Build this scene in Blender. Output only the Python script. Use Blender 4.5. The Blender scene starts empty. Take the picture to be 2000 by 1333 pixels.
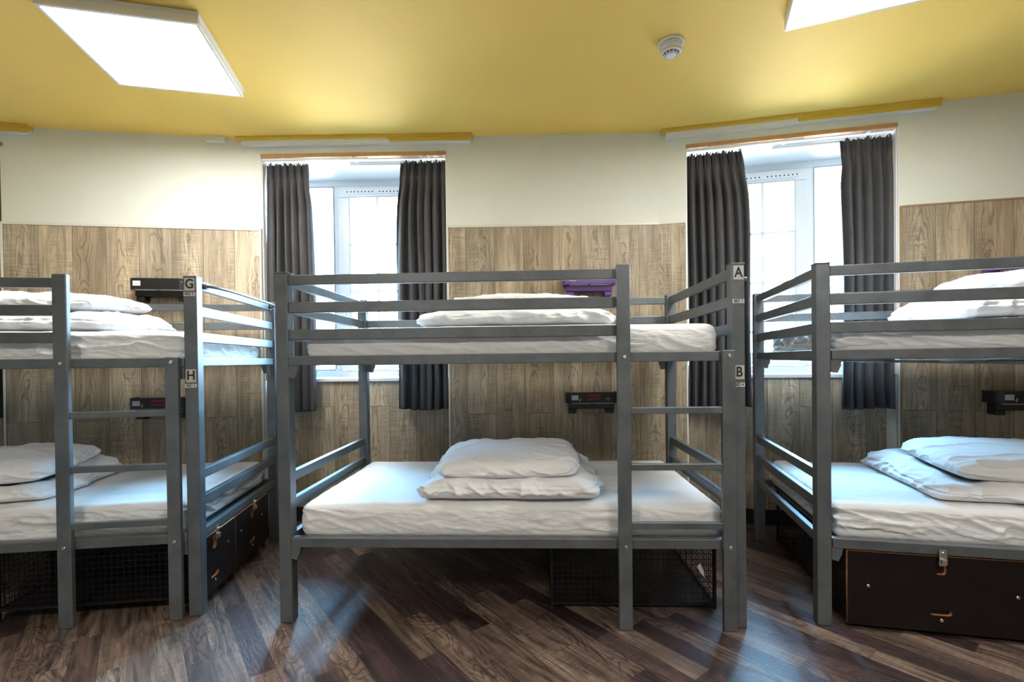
import bpy, bmesh, math, random
from mathutils import Vector, Matrix, noise
random.seed(7)
S = bpy.context.scene
COL = S.collection
PI = math.pi

# ------------------------------------------------------------------ camera
CAM_H = 1.1372
def cam_axes(pitch, roll):
    f = Vector((0, math.cos(pitch), math.sin(pitch))); r = Vector((1, 0, 0)); u = r.cross(f)
    r2 = math.cos(roll)*r + math.sin(roll)*u
    u2 = -math.sin(roll)*r + math.cos(roll)*u
    return r2, u2, f
cd = bpy.data.cameras.new('camera'); cam = bpy.data.objects.new('camera', cd); COL.objects.link(cam)
r_, u_, f_ = cam_axes(-.0092, -.0117)
cam.matrix_world = Matrix(((r_.x, u_.x, -f_.x, 0), (r_.y, u_.y, -f_.y, 0), (r_.z, u_.z, -f_.z, CAM_H), (0, 0, 0, 1)))
cd.sensor_width = 36; cd.sensor_fit = 'HORIZONTAL'; cd.lens = 944.28*36/2000
cd.shift_x = -2.675/2000; cd.shift_y = 45.725/2000
cd.clip_start = .05; cd.clip_end = 200
S.camera = cam

# ------------------------------------------------------------------ world, lights, exposure
w = bpy.data.worlds.new('sky'); S.world = w; w.use_nodes = True
bg = w.node_tree.nodes['Background']; bg.inputs[1].default_value = 1.0
# overcast sky: cool and bright overhead, duller and more neutral towards and below the horizon
_tc = w.node_tree.nodes.new('ShaderNodeTexCoord'); _sp = w.node_tree.nodes.new('ShaderNodeSeparateXYZ'); _rp = w.node_tree.nodes.new('ShaderNodeValToRGB')
_ml = w.node_tree.nodes.new('ShaderNodeMapRange'); _ml.inputs[1].default_value = -1; _ml.inputs[2].default_value = 1
w.node_tree.links.new(_tc.outputs['Generated'], _sp.inputs[0]); w.node_tree.links.new(_sp.outputs[2], _ml.inputs[0]); w.node_tree.links.new(_ml.outputs[0], _rp.inputs[0])
_e = _rp.color_ramp.elements; _e.new(.5)
_e[0].position = .40; _e[0].color = (17, 17, 17, 1); _e[1].position = .54; _e[1].color = (27, 35, 41, 1); _e[2].position = .68; _e[2].color = (46, 98, 150, 1)
w.node_tree.links.new(_rp.outputs[0], bg.inputs[0])
S.view_settings.view_transform = 'Standard'; S.view_settings.look = 'None'
S.view_settings.gamma = 1; S.view_settings.use_curve_mapping = False
S.view_settings.exposure = -0.08

def area(name, loc, size, power, color, rot=(0, 0, 0), sizey=None, portal=False):
    l = bpy.data.lights.new(name, 'AREA'); l.energy = power; l.color = color
    l.shape = 'RECTANGLE'; l.size = size; l.size_y = sizey or size
    if portal: l.cycles.is_portal = True
    o = bpy.data.objects.new(name, l); COL.objects.link(o); o.location = loc; o.rotation_euler = rot
    return o
WARM = (1, .95, .90)
# unseen fill lights, added behind the camera to brighten the room
area('rear_fill_light', (-1.3, -.7, 2.60), .6, 54, WARM)
area('rear_fill_light', (1.3, -.7, 2.60), .6, 54, WARM)
PANEL_EMIT = 46.0

# ------------------------------------------------------------------ node helpers
def newmat(name):
    m = bpy.data.materials.new(name); m.use_nodes = True
    nt = m.node_tree; return m, nt, nt.nodes['Principled BSDF']
def simple(name, col, rough=.5, metal=0, spec=.5, bump=None, var=0, vscale=4):
    m, nt, b = newmat(name)
    b.inputs['Base Color'].default_value = (*col, 1); b.inputs['Roughness'].default_value = rough
    b.inputs['Metallic'].default_value = metal; b.inputs['Specular IOR Level'].default_value = spec
    N = nt.nodes; L = nt.links
    tc = N.new('ShaderNodeTexCoord')
    if var:
        n = N.new('ShaderNodeTexNoise'); n.inputs['Scale'].default_value = vscale; n.inputs['Detail'].default_value = 5
        L.new(tc.outputs['Object'], n.inputs['Vector'])
        mr = N.new('ShaderNodeMapRange'); mr.inputs[1].default_value = .3; mr.inputs[2].default_value = .7
        mr.inputs[3].default_value = 1-var; mr.inputs[4].default_value = 1+var
        L.new(n.outputs[0], mr.inputs[0])
        vm = N.new('ShaderNodeVectorMath'); vm.operation = 'SCALE'; vm.inputs[0].default_value = col
        L.new(mr.outputs[0], vm.inputs['Scale']); L.new(vm.outputs[0], b.inputs['Base Color'])
    if bump:
        n = N.new('ShaderNodeTexNoise'); n.inputs['Scale'].default_value = bump[0]; n.inputs['Detail'].default_value = 4
        L.new(tc.outputs['Object'], n.inputs['Vector'])
        bp = N.new('ShaderNodeBump'); bp.inputs['Strength'].default_value = bump[1]; bp.inputs['Distance'].default_value = bump[2]
        L.new(n.outputs[0], bp.inputs['Height']); L.new(bp.outputs[0], b.inputs['Normal'])
    return m
class G:
    """tiny expression helper for math nodes"""
    def __init__(s, nt): s.nt = nt; s.N = nt.nodes; s.L = nt.links
    def put(s, sock, v):
        if isinstance(v, (int, float)): sock.default_value = v
        else: s.L.new(v, sock)
    def m(s, op, a, b=0, c=None):
        n = s.N.new('ShaderNodeMath'); n.operation = op; s.put(n.inputs[0], a); s.put(n.inputs[1], b)
        if c is not None: s.put(n.inputs[2], c)
        return n.outputs[0]
    def xyz(s, x, y, z):
        n = s.N.new('ShaderNodeCombineXYZ'); s.put(n.inputs[0], x); s.put(n.inputs[1], y); s.put(n.inputs[2], z); return n.outputs[0]
    def noise(s, vec, scale=1, detail=4, dist=0, rough=.5):
        n = s.N.new('ShaderNodeTexNoise'); s.L.new(vec, n.inputs['Vector']); n.inputs['Scale'].default_value = scale
        n.inputs['Detail'].default_value = detail; n.inputs['Distortion'].default_value = dist; n.inputs['Roughness'].default_value = rough
        return n.outputs[0]
    def white(s, vec):
        n = s.N.new('ShaderNodeTexWhiteNoise'); n.noise_dimensions = '3D'; s.L.new(vec, n.inputs['Vector']); return n.outputs[0]
    def ramp(s, f, stops, interp='LINEAR'):
        n = s.N.new('ShaderNodeValToRGB'); n.color_ramp.interpolation = interp; s.L.new(f, n.inputs[0]); e = n.color_ramp.elements
        while len(e) < len(stops): e.new(.5)
        for i, (p, c) in enumerate(stops): e[i].position = p; e[i].color = (*c, 1)
        return n.outputs[0]
    def mr(s, v, a, b, c, d):
        n = s.N.new('ShaderNodeMapRange'); s.put(n.inputs[0], v)
        for i, q in enumerate((a, b, c, d)): n.inputs[i+1].default_value = q
        return n.outputs[0]
    def mix(s, f, a, b, mode='MIX'):
        n = s.N.new('ShaderNodeMix'); n.data_type = 'RGBA'; n.blend_type = mode; s.put(n.inputs[0], f)
        for k, v in ((6, a), (7, b)):
            if isinstance(v, tuple): n.inputs[k].default_value = (*v, 1)
            else: s.L.new(v, n.inputs[k])
        return n.outputs[2]

def floor_mat():
    m, nt, b = newmat('floor_vinyl'); g = G(nt)
    tc = nt.nodes.new('ShaderNodeTexCoord'); sp = nt.nodes.new('ShaderNodeSeparateXYZ'); nt.links.new(tc.outputs['Object'], sp.inputs[0])
    x, y = sp.outputs[0], sp.outputs[1]
    a = g.m('ADD', g.m('MULTIPLY', x, .616), g.m('MULTIPLY', y, -.788))
    c = g.m('ADD', g.m('MULTIPLY', x, .788), g.m('MULTIPLY', y, .616))
    W = .088
    cs = g.m('DIVIDE', g.m('ADD', c, -.66+8*W*3), W)
    row = g.m('FLOOR', cs); fr = g.m('FRACT', cs)
    off = g.white(g.xyz(row, 3.3, 0))
    ln = g.m('ADD', .5, g.m('MULTIPLY', g.white(g.xyz(row, 9.1, 2)), .6))
    al = g.m('DIVIDE', g.m('ADD', a, g.m('MULTIPLY', off, 3)), ln)
    seg = g.m('FLOOR', al); fa = g.m('FRACT', al)
    rnd = g.white(g.xyz(row, seg, 5)); rnd2 = g.white(g.xyz(row, seg, 11))
    base = g.ramp(rnd, [(0, (.028, .015, .016)), (.25, (.046, .026, .026)), (.45, (.09, .060, .048)), (.65, (.16, .11, .084)), (.82, (.065, .041, .036)), (1, (.22, .16, .12))])
    jit = g.m('MULTIPLY', rnd2, 37)
    v = g.xyz(g.m('ADD', g.m('MULTIPLY', a, 2.2), jit), g.m('ADD', g.m('MULTIPLY', c, 22), jit), jit)
    g1 = g.noise(v, 1.0, 7, 1.6, .62)
    # cathedral grain: rings of a stretched field
    fld = g.noise(g.xyz(g.m('ADD', g.m('MULTIPLY', a, 1.6), jit), g.m('ADD', g.m('MULTIPLY', c, 7), jit), jit), 1.0, 2, .6)
    rings = g.m('ABSOLUTE', g.m('SINE', g.m('MULTIPLY', fld, 75)))
    rmask = g.m('GREATER_THAN', rnd2, .45)
    f1 = g.mr(g1, .35, .66, .25, 1.5)
    f2 = g.m('ADD', g.m('MULTIPLY', g.mr(rings, 0, .7, -.6, .15), rmask), 1)
    sc = g.m('MULTIPLY', f1, f2)
    saw = g.noise(g.xyz(g.m('MULTIPLY', a, 90), g.m('MULTIPLY', c, 5), jit), 1, 2)
    sc = g.m('MULTIPLY', sc, g.mr(saw, .35, .65, .85, 1.15))
    n = nt.nodes.new('ShaderNodeVectorMath'); n.operation = 'SCALE'; nt.links.new(base, n.inputs[0]); nt.links.new(sc, n.inputs['Scale'])
    # fine seam every third strip (sheet joint) plus faint board ends
    cs3 = g.m('FRACT', g.m('DIVIDE', g.m('ADD', c, -.66+8*W*3), W*3))
    seam = g.m('MAXIMUM', g.m('LESS_THAN', cs3, .009), g.m('LESS_THAN', fa, .004))
    col = g.mix(g.m('MULTIPLY', seam, .75), n.outputs[0], (.012, .009, .008))
    nt.links.new(col, b.inputs['Base Color'])
    rr = g.mr(g1, .3, .7, .46, .34); nt.links.new(rr, b.inputs['Roughness'])
    b.inputs['Specular IOR Level'].default_value = .75
    bp = nt.nodes.new('ShaderNodeBump'); bp.inputs['Strength'].default_value = .25; bp.inputs['Distance'].default_value = .002
    nt.links.new(g.m('ADD', sc, g.m('MULTIPLY', seam, -1)), bp.inputs['Height']); nt.links.new(bp.outputs[0], b.inputs['Normal'])
    return m

def plank_mat(name, x0, W=.196, jz0=.77, jz1=.14):
    """vertical oak laminate planks, object x along the wall, z up"""
    m, nt, b = newmat(name); g = G(nt)
    tc = nt.nodes.new('ShaderNodeTexCoord'); sp = nt.nodes.new('ShaderNodeSeparateXYZ'); nt.links.new(tc.outputs['Object'], sp.inputs[0])
    x, z = sp.outputs[0], sp.outputs[2]
    cx = g.m('DIVIDE', g.m('SUBTRACT', x, x0-20*W), W); col = g.m('FLOOR', cx); fx = g.m('FRACT', cx)
    odd = g.m('MODULO', col, 2)
    zz = g.m('DIVIDE', g.m('SUBTRACT', z, g.m('ADD', jz0-2.56, g.m('MULTIPLY', odd, jz1-jz0))), 1.28)
    row = g.m('FLOOR', zz); fz = g.m('FRACT', zz)
    r1 = g.white(g.xyz(col, row, 1)); r2 = g.white(g.xyz(col, row, 7))
    base = g.ramp(r1, [(0, (.38, .295, .20)), (.4, (.49, .39, .27)), (.7, (.42, .34, .245)), (1, (.56, .45, .32))])
    j = g.m('MULTIPLY', r2, 51)
    grain = g.noise(g.xyz(g.m('ADD', g.m('MULTIPLY', x, 34), j), j, g.m('MULTIPLY', z, 2.2)), 1, 6, 1.2, .6)
    # growth rings: arched fields centred on the plank
    xc = g.m('MULTIPLY', g.m('SUBTRACT', fx, g.m('ADD', .35, g.m('MULTIPLY', r1, .3))), 2.0)
    wob = g.noise(g.xyz(g.m('MULTIPLY', x, 6), j, g.m('MULTIPLY', z, 2.6)), 1, 3, .4)
    fld = g.m('ADD', g.m('ADD', g.m('MULTIPLY', g.m('MULTIPLY', xc, xc), 1.1), g.m('MULTIPLY', g.m('ADD', z, j), .55)), g.m('MULTIPLY', wob, 1.5))
    rings = g.m('ABSOLUTE', g.m('SINE', g.m('MULTIPLY', fld, 20)))
    f1 = g.mr(grain, .32, .68, .66, 1.20)
    fr = g.m('ADD', g.m('MULTIPLY', g.mr(rings, 0, .6, -.42, .05), g.mr(r2, .25, .6, .35, 1)), 1)
    saw = g.noise(g.xyz(g.m('MULTIPLY', x, 9), j, g.m('MULTIPLY', z, 170)), 1, 2)
    smask = g.noise(g.xyz(g.m('MULTIPLY', x, 6), j, g.m('MULTIPLY', z, 2)), 1, 2)
    fs = g.m('ADD', g.m('MULTIPLY', g.mr(saw, .4, .6, -.22, .12), g.mr(smask, .45, .62, 0, 1)), 1)
    cloud = g.mr(g.noise(g.xyz(g.m('MULTIPLY', x, 9), j, g.m('MULTIPLY', z, 1.8)), 1, 3), .3, .7, .72, 1.22)
    sc = g.m('MULTIPLY', g.m('MULTIPLY', f1, fr), g.m('MULTIPLY', fs, cloud))
    n = nt.nodes.new('ShaderNodeVectorMath'); n.operation = 'SCALE'; nt.links.new(base, n.inputs[0]); nt.links.new(sc, n.inputs['Scale'])
    seam = g.m('MAXIMUM', g.m('LESS_THAN', fx, .014), g.m('LESS_THAN', fz, .0022))
    c = g.mix(g.m('MULTIPLY', seam, .8), n.outputs[0], (.03, .022, .015))
    nt.links.new(c, b.inputs['Base Color']); b.inputs['Roughness'].default_value = .48
    b.inputs['Specular IOR Level'].default_value = .35
    bp = nt.nodes.new('ShaderNodeBump'); bp.inputs['Strength'].default_value = .4; bp.inputs['Distance'].default_value = .002
    nt.links.new(g.m('ADD', sc, g.m('MULTIPLY', seam, -2)), bp.inputs['Height']); nt.links.new(bp.outputs[0], b.inputs['Normal'])
    return m

def metal_mat():
    m, nt, b = newmat('silver_grey_paint'); g = G(nt)
    tc = nt.nodes.new('ShaderNodeTexCoord')
    n1 = g.noise(tc.outputs['Object'], 9, 6, .5); n2 = g.noise(tc.outputs['Object'], 60, 3)
    scuff = g.mr(g.noise(tc.outputs['Object'], 23, 3, 1.5), .68, .75, 0, 1)
    k = g.m('MULTIPLY', g.mr(n1, .3, .7, .84, 1.14), g.mr(n2, .3, .7, .95, 1.05))
    n = nt.nodes.new('ShaderNodeVectorMath'); n.operation = 'SCALE'; n.inputs[0].default_value = (.150, .166, .178); nt.links.new(k, n.inputs['Scale'])
    nt.links.new(g.mix(g.m('MULTIPLY', scuff, .35), n.outputs[0], (.08, .08, .085)), b.inputs['Base Color'])
    b.inputs['Metallic'].default_value = .55
    nt.links.new(g.mr(n1, .3, .7, .34, .50), b.inputs['Roughness'])
    return m

def cloth_mat(name, col, bumpscale=260, strength=.12, sss=0):
    m, nt, b = newmat(name); g = G(nt)
    tc = nt.nodes.new('ShaderNodeTexCoord')
    b.inputs['Base Color'].default_value = (*col, 1); b.inputs['Roughness'].default_value = .85
    b.inputs['Specular IOR Level'].default_value = .15
    b.inputs['Sheen Weight'].default_value = .15
    v = tc.outputs['Object']
    sp = nt.nodes.new('ShaderNodeSeparateXYZ'); nt.links.new(v, sp.inputs[0])
    wr = g.noise(g.xyz(g.m('ADD', g.m('MULTIPLY', sp.outputs[0], 5), g.m('MULTIPLY', sp.outputs[2], 9)), g.m('MULTIPLY', sp.outputs[1], 9), g.m('MULTIPLY', sp.outputs[2], 26)), 1, 5, 1.4, .55)
    ridge = g.m('ABSOLUTE', g.m('SUBTRACT', wr, .5))
    fine = g.noise(v, bumpscale, 2)
    bp = nt.nodes.new('ShaderNodeBump'); bp.inputs['Strength'].default_value = strength*3; bp.inputs['Distance'].default_value = .012
    nt.links.new(g.m('ADD', g.m('MULTIPLY', ridge, -1.2), g.m('MULTIPLY', fine, .03)), bp.inputs['Height']); nt.links.new(bp.outputs[0], b.inputs['Normal'])
    return m

M = {}
M['floor'] = floor_mat()
M['metal'] = metal_mat()
M['ceil'] = simple('mustard_ceiling_paint', (.85, .58, .135), .72, var=.03, vscale=2, bump=(90, .05, .002))
M['ceil_edge'] = simple('mustard_gloss_paint', (.66, .43, .05), .4)
M['wall'] = simple('cream_wall_paint', (.76, .775, .70), .7, var=.025, vscale=3, bump=(120, .05, .002))
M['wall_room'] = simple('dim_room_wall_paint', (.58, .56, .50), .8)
M['white'] = simple('white_gloss_paint', (.86, .87, .87), .35)
M['pvc'] = simple('white_window_plastic', (.84, .86, .87), .3)
M['trimw'] = simple('pale_edge_trim', (.72, .69, .62), .35)
M['trimb'] = simple('brown_edge_trim', (.33, .22, .12), .45)
M['pelmet_wood'] = simple('orange_wood_strip', (.46, .235, .10), .5, var=.1, vscale=20)
M['sheet'] = cloth_mat('white_fitted_sheet', (.76, .77, .78), strength=.16)
M['duvet'] = cloth_mat('white_duvet_cotton', (.78, .79, .80), strength=.14)
M['pillow'] = cloth_mat('white_pillow_cotton', (.80, .81, .82), strength=.09)
M['curtain'] = simple('charcoal_curtain_cloth', (.078, .075, .079), .8, spec=.25, bump=(400, .2, .002), var=.12, vscale=6)
M['black'] = simple('black_plastic', (.014, .012, .013), .33, bump=(200, .05, .001))
M['purple'] = simple('purple_plastic', (.13, .055, .25), .4)
M['sticker'] = simple('pale_sticker', (.66, .67, .68), .5)
M['plate'] = simple('silver_letter_plate', (.52, .51, .48), .45)
M['ink'] = simple('black_lettering', (.012, .012, .012), .5)
M['red'] = simple('red_print', (.33, .012, .015), .4)
M['yellowink'] = simple('yellow_print', (.55, .50, .18), .5)
M['locker'] = simple('dark_phenolic_board', (.0075, .004, .004), .45, spec=.3, var=.15, vscale=12)
M['ply'] = simple('plywood_edge', (.50, .22, .085), .6, var=.2, vscale=60)
M['bolt'] = simple('zinc_bolt', (.75, .74, .70), .25, metal=1)
M['wire'] = simple('black_wire', (.006, .006, .007), .6, spec=.3)
M['skirt'] = simple('black_skirting', (.018, .016, .016), .5)
M['hole'] = simple('dark_vent_hole', (.03, .03, .035), .6)
M['gasket'] = simple('grey_window_gasket', (.40, .44, .47), .6)
M['paper'] = simple('white_paper', (.75, .74, .72), .6)
gm = bpy.data.materials.new('window_glass'); gm.use_nodes = True; nt = gm.node_tree; nt.nodes.clear()
o_ = nt.nodes.new('ShaderNodeOutputMaterial'); mx = nt.nodes.new('ShaderNodeMixShader'); tr = nt.nodes.new('ShaderNodeBsdfTransparent'); gl = nt.nodes.new('ShaderNodeBsdfGlossy'); fz = nt.nodes.new('ShaderNodeFresnel')
fz.inputs[0].default_value = 1.3; gl.inputs['Roughness'].default_value = .02; tr.inputs[0].default_value = (.97, .99, 1, 1)
nt.links.new(fz.outputs[0], mx.inputs[0]); nt.links.new(tr.outputs[0], mx.inputs[1]); nt.links.new(gl.outputs[0], mx.inputs[2]); nt.links.new(mx.outputs[0], o_.inputs[0])
M['glass'] = gm
em, nt, b = newmat('lit_diffuser'); b.inputs['Base Color'].default_value = (.9, .9, .9, 1)
b.inputs['Emission Color'].default_value = (1, 1, .98, 1); b.inputs['Emission Strength'].default_value = PANEL_EMIT
M['emit'] = em

# ------------------------------------------------------------------ mesh helpers
def link(o, parent=None):
    COL.objects.link(o)
    if parent: o.parent = parent
    return o
def mesh_obj(name, bm, mat, parent=None, smooth=False, loc=None):
    me = bpy.data.meshes.new(name); bm.normal_update(); bm.to_mesh(me); bm.free()
    mats = mat if isinstance(mat, (list, tuple)) else [mat]
    for k in mats: me.materials.append(M[k] if isinstance(k, str) else k)
    if smooth:
        for p in me.polygons: p.use_smooth = True
    o = bpy.data.objects.new(name, me); link(o, parent)
    if loc: o.location = loc
    return o
def box(bm, x0, x1, y0, y1, z0, z1, bev=0, seg=2, mi=0):
    v = [bm.verts.new((x, y, z)) for x in (x0, x1) for y in (y0, y1) for z in (z0, z1)]
    q = [(0, 1, 3, 2), (4, 6, 7, 5), (0, 4, 5, 1), (2, 3, 7, 6), (0, 2, 6, 4), (1, 5, 7, 3)]
    fs = [bm.faces.new([v[i] for i in f]) for f in q]
    for f in fs: f.material_index = mi
    if bev:
        es = list({e for f in fs for e in f.edges})
        r = bmesh.ops.bevel(bm, geom=es, offset=bev, segments=seg, affect='EDGES', profile=.5)
        for f in r['faces']: f.material_index = mi
    return v
def boxobj(name, dims, mat, parent=None, bev=.003, **k):
    bm = bmesh.new(); box(bm, *dims, bev=bev, **k); return mesh_obj(name, bm, mat, parent)
def cyl(bm, p0, p1, r0, r1=None, n=16, mi=0):
    p0 = Vector(p0); p1 = Vector(p1); r1 = r0 if r1 is None else r1
    d = (p1-p0).normalized(); a = d.orthogonal().normalized(); c = d.cross(a)
    A = []; B = []
    for i in range(n):
        t = 2*PI*i/n; e = a*math.cos(t)+c*math.sin(t)
        A.append(bm.verts.new(p0+e*r0)); B.append(bm.verts.new(p1+e*r1))
    for i in range(n):
        f = bm.faces.new((A[i], A[(i+1) % n], B[(i+1) % n], B[i])); f.smooth = True; f.material_index = mi
    f = bm.faces.new(A[::-1]); f.material_index = mi
    f = bm.faces.new(B); f.material_index = mi
def prism(bm, pts, z0, z1, mi=0):
    A = [bm.verts.new((x, y, z0)) for x, y in pts]; B = [bm.verts.new((x, y, z1)) for x, y in pts]; n = len(pts)
    for i in range(n):
        f = bm.faces.new((A[i], A[(i+1) % n], B[(i+1) % n], B[i])); f.material_index = mi
    bm.faces.new(A[::-1]).material_index = mi; bm.faces.new(B).material_index = mi
    bmesh.ops.recalc_face_normals(bm, faces=bm.faces)
def tube(bm, pts, r, n=8):
    pts = [Vector(p) for p in pts]; rings = []
    for i, p in enumerate(pts):
        d = (pts[min(i+1, len(pts)-1)]-pts[max(i-1, 0)]).normalized()
        a = d.cross(Vector((0, 0, 1)));  a = (a if a.length > .05 else d.cross(Vector((0, 1, 0)))).normalized(); c = d.cross(a)
        rings.append([bm.verts.new(p+(a*math.cos(2*PI*k/n)+c*math.sin(2*PI*k/n))*r) for k in range(n)])
    for A, B in zip(rings, rings[1:]):
        for k in range(n):
            f = bm.faces.new((A[k], A[(k+1) % n], B[(k+1) % n], B[k])); f.smooth = True
    bm.faces.new(rings[0][::-1]); bm.faces.new(rings[-1])
def thing(name, label, cat, loc=(0, 0, 0), rz=0, group=None, kind=None):
    o = bpy.data.objects.new(name, None); COL.objects.link(o); o.location = loc; o.rotation_euler = (0, 0, rz)
    o.empty_display_size = .05
    return tag(o, label, cat, group, kind)
def tag(o, label=None, cat=None, group=None, kind=None):
    if label: o['label'] = label
    if cat: o['category'] = cat
    if group: o['group'] = group
    if kind: o['kind'] = kind
    return o
def struct(o): o['kind'] = 'structure'; return o
def textmesh(name, txt, size, mat, parent, mtx, bold=.0, width=1.0):
    c = bpy.data.curves.new(name, 'FONT'); c.body = txt; c.size = size; c.align_x = 'CENTER'; c.align_y = 'CENTER'
    c.extrude = .0004; c.offset = bold
    t = bpy.data.objects.new(name, c); COL.objects.link(t)
    dg = bpy.context.evaluated_depsgraph_get(); me = bpy.data.meshes.new_from_object(t.evaluated_get(dg))
    bpy.data.objects.remove(t); bpy.data.curves.remove(c)
    me.transform(Matrix.Diagonal((width, 1, 1, 1))); me.transform(mtx)
    me.materials.clear(); me.materials.append(M[mat])
    o = bpy.data.objects.new(name, me); return link(o, parent)
FRONT = Matrix.Rotation(PI/2, 4, 'X')      # text that faces -y

# ------------------------------------------------------------------ the room shell
LA, LB = Vector((-3.26, 3.10)), Vector((-1.75, 3.33))
RA, RB = Vector((1.0, 3.30)), Vector((3.0, 2.842))
HC = 2.67
class Facet:
    def __init__(s, a, b):
        s.a = a; s.d = (b-a).normalized(); s.n = Vector((-s.d.y, s.d.x)); s.ang = math.atan2(s.d.y, s.d.x); s.len = (b-a).length
    def p(s, u, off=0): return s.a+s.d*u+s.n*off     # off > 0: into the wall
    def mat(s, u=0, off=0):
        q = s.p(u, off); return (q.x, q.y, 0)
FL, FM, FR = Facet(LA, LB), Facet(LB, RA), Facet(RA, RB)
T = .50
O1 = (.036, 1.306)       # opening in the middle facet (window 1)
O2 = (.180, 1.412)       # opening in the right facet (window 2)
O0 = (-1.27, -.0)        # opening left of the left facet (window 3)
HEAD = 2.545
def P2(v): return (v.x, v.y)
bm = bmesh.new(); prism(bm, [(-5.2, -3.2), (5.2, -3.2), (5.2, 4.2), (-5.2, 4.2)], -.05, 0)
struct(mesh_obj('floor', bm, 'floor'))
bm = bmesh.new(); prism(bm, [(-5.2, -3.2), (5.2, -3.2), (5.2, 4.2), (-5.2, 4.2)], HC, HC+.06)
struct(mesh_obj('ceiling', bm, 'ceil'))
# piers between the windows (plaster above, cladding goes on later)
bm = bmesh.new(); prism(bm, [P2(FL.p(0)), P2(LB), P2(FM.p(O1[0])), P2(FM.p(O1[0], T)), P2(FL.p(0, T))], 0, HC)
struct(mesh_obj('wall_back_left', bm, 'wall'))
bm = bmesh.new(); prism(bm, [P2(FM.p(O1[1])), P2(RA), P2(FR.p(O2[0])), P2(FR.p(O2[0], T)), P2(FM.p(O1[1], T))], 0, HC)
struct(mesh_obj('wall_back', bm, 'wall'))
bm = bmesh.new(); prism(bm, [P2(FR.p(O2[1])), P2(FR.p(4.0)), P2(FR.p(4.0, T)), P2(FR.p(O2[1], T))], 0, HC)
struct(mesh_obj('wall_back_right', bm, 'wall'))
bm = bmesh.new(); prism(bm, [P2(FL.p(-2.0)), P2(FL.p(O0[0])), P2(FL.p(O0[0], T)), P2(FL.p(-2.0, T))], 0, HC)
struct(mesh_obj('wall_back_far_left', bm, 'wall'))
# lintels and the recessed aprons under the sills
AP = .14
for F, O, nm in ((FM, O1, 'middle'), (FR, O2, 'right'), (FL, O0, 'left')):
    bm = bmesh.new(); prism(bm, [P2(F.p(O[0])), P2(F.p(O[1])), P2(F.p(O[1], T)), P2(F.p(O[0], T))], HEAD+.0, HC)
    struct(mesh_obj('wall_lintel_'+nm, bm, 'wall'))
    bm = bmesh.new(); prism(bm, [P2(F.p(O[0], AP+.012)), P2(F.p(O[1], AP+.012)), P2(F.p(O[1], T)), P2(F.p(O[0], T))], 0, 1.0)
    struct(mesh_obj('wall_apron_'+nm, bm, 'wall'))
# side walls and the wall behind the camera
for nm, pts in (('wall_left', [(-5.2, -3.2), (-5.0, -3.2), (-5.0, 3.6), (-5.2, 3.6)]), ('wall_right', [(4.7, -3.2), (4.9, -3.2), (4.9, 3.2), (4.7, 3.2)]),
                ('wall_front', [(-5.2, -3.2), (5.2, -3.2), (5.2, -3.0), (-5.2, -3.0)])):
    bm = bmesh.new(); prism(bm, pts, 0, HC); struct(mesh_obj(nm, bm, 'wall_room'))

# wood laminate cladding: local x along the wall
CT = .012
PT = 2.045
def cladding(name, F, u0, u1, z0, z1, off, seam, mesh_pts=None, **k):
    bm = bmesh.new(); box(bm, u0, u1, -CT, 0, z0, z1)
    o = mesh_obj(name, bm, plank_mat('oak_laminate_'+name, seam, **k)); struct(o)
    q = F.p(0, off); o.location = (q.x, q.y, 0); o.rotation_euler = (0, 0, F.ang); return o
def fbox(name, F, u0, u1, y0, y1, z0, z1, mat, off=0, bev=.001):
    bm = bmesh.new(); box(bm, u0, u1, y0, y1, z0, z1, bev=bev, seg=1); o = mesh_obj(name, bm, mat)
    q = F.p(0, off); o.location = (q.x, q.y, 0); o.rotation_euler = (0, 0, F.ang); return struct(o)
cladding('wall_panelling_left', FL, .012, 1.545, .0, PT, 0, .013)
cladding('wall_panelling_middle', FM, O1[1]+.012, FM.len, .0, PT, 0, 1.434)
cladding('wall_panelling_corner', FR, 0, O2[0]-.008, .0, PT, 0, -.12)
cladding('wall_panelling_right', FR, O2[1]+.01, 3.9, .0, PT, 0, 1.409, jz0=.80)
cladding('wall_panelling_under_middle_window', FM, O1[0], O1[1], .0, .995, AP+.012, .07, jz0=.14, jz1=.815)
cladding('wall_panelling_under_right_window', FR, O2[0], O2[1], .0, .995, AP+.012, .12, jz0=.80, jz1=.14)
cladding('wall_panelling_under_left_window', FL, O0[0], O0[1], .0, .995, AP+.012, .0)
# pale and brown edge trims of the cladding
fbox('trim_1', FL, .0, 1.545, -.018, 0, PT-.003, PT+.014, 'trimw')
fbox('trim_2', FL, .0, .012, -.018, 0, 0, PT-.003, 'trimw')
fbox('trim_3', FM, .022, .036, -.018, 0, 0, PT+.012, 'trimw')
fbox('trim_4', FM, O1[1], O1[1]+.012, -.018, 0, 0, PT+.014, 'trimw')
fbox('trim_5', FM, O1[1]+.012, FM.len, -.016, 0, PT-.001, PT+.014, 'trimw')
fbox('trim_6', FR, 0, O2[0]-.009, -.016, 0, PT-.001, PT+.014, 'trimw')
fbox('trim_7', FR, O2[0]-.009, O2[0], -.018, 0, 0, PT+.014, 'white')
fbox('trim_8', FR, O2[1], O2[1]+.008, -.004, .02, 0, HEAD, 'white')
fbox('trim_9', FR, O2[1]+.008, O2[1]+.017, -.018, 0, 0, PT+.008, 'trimb')
fbox('trim_10', FR, O2[1]+.017, 3.9, -.016, 0, PT, PT+.010, 'trimb')
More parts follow.
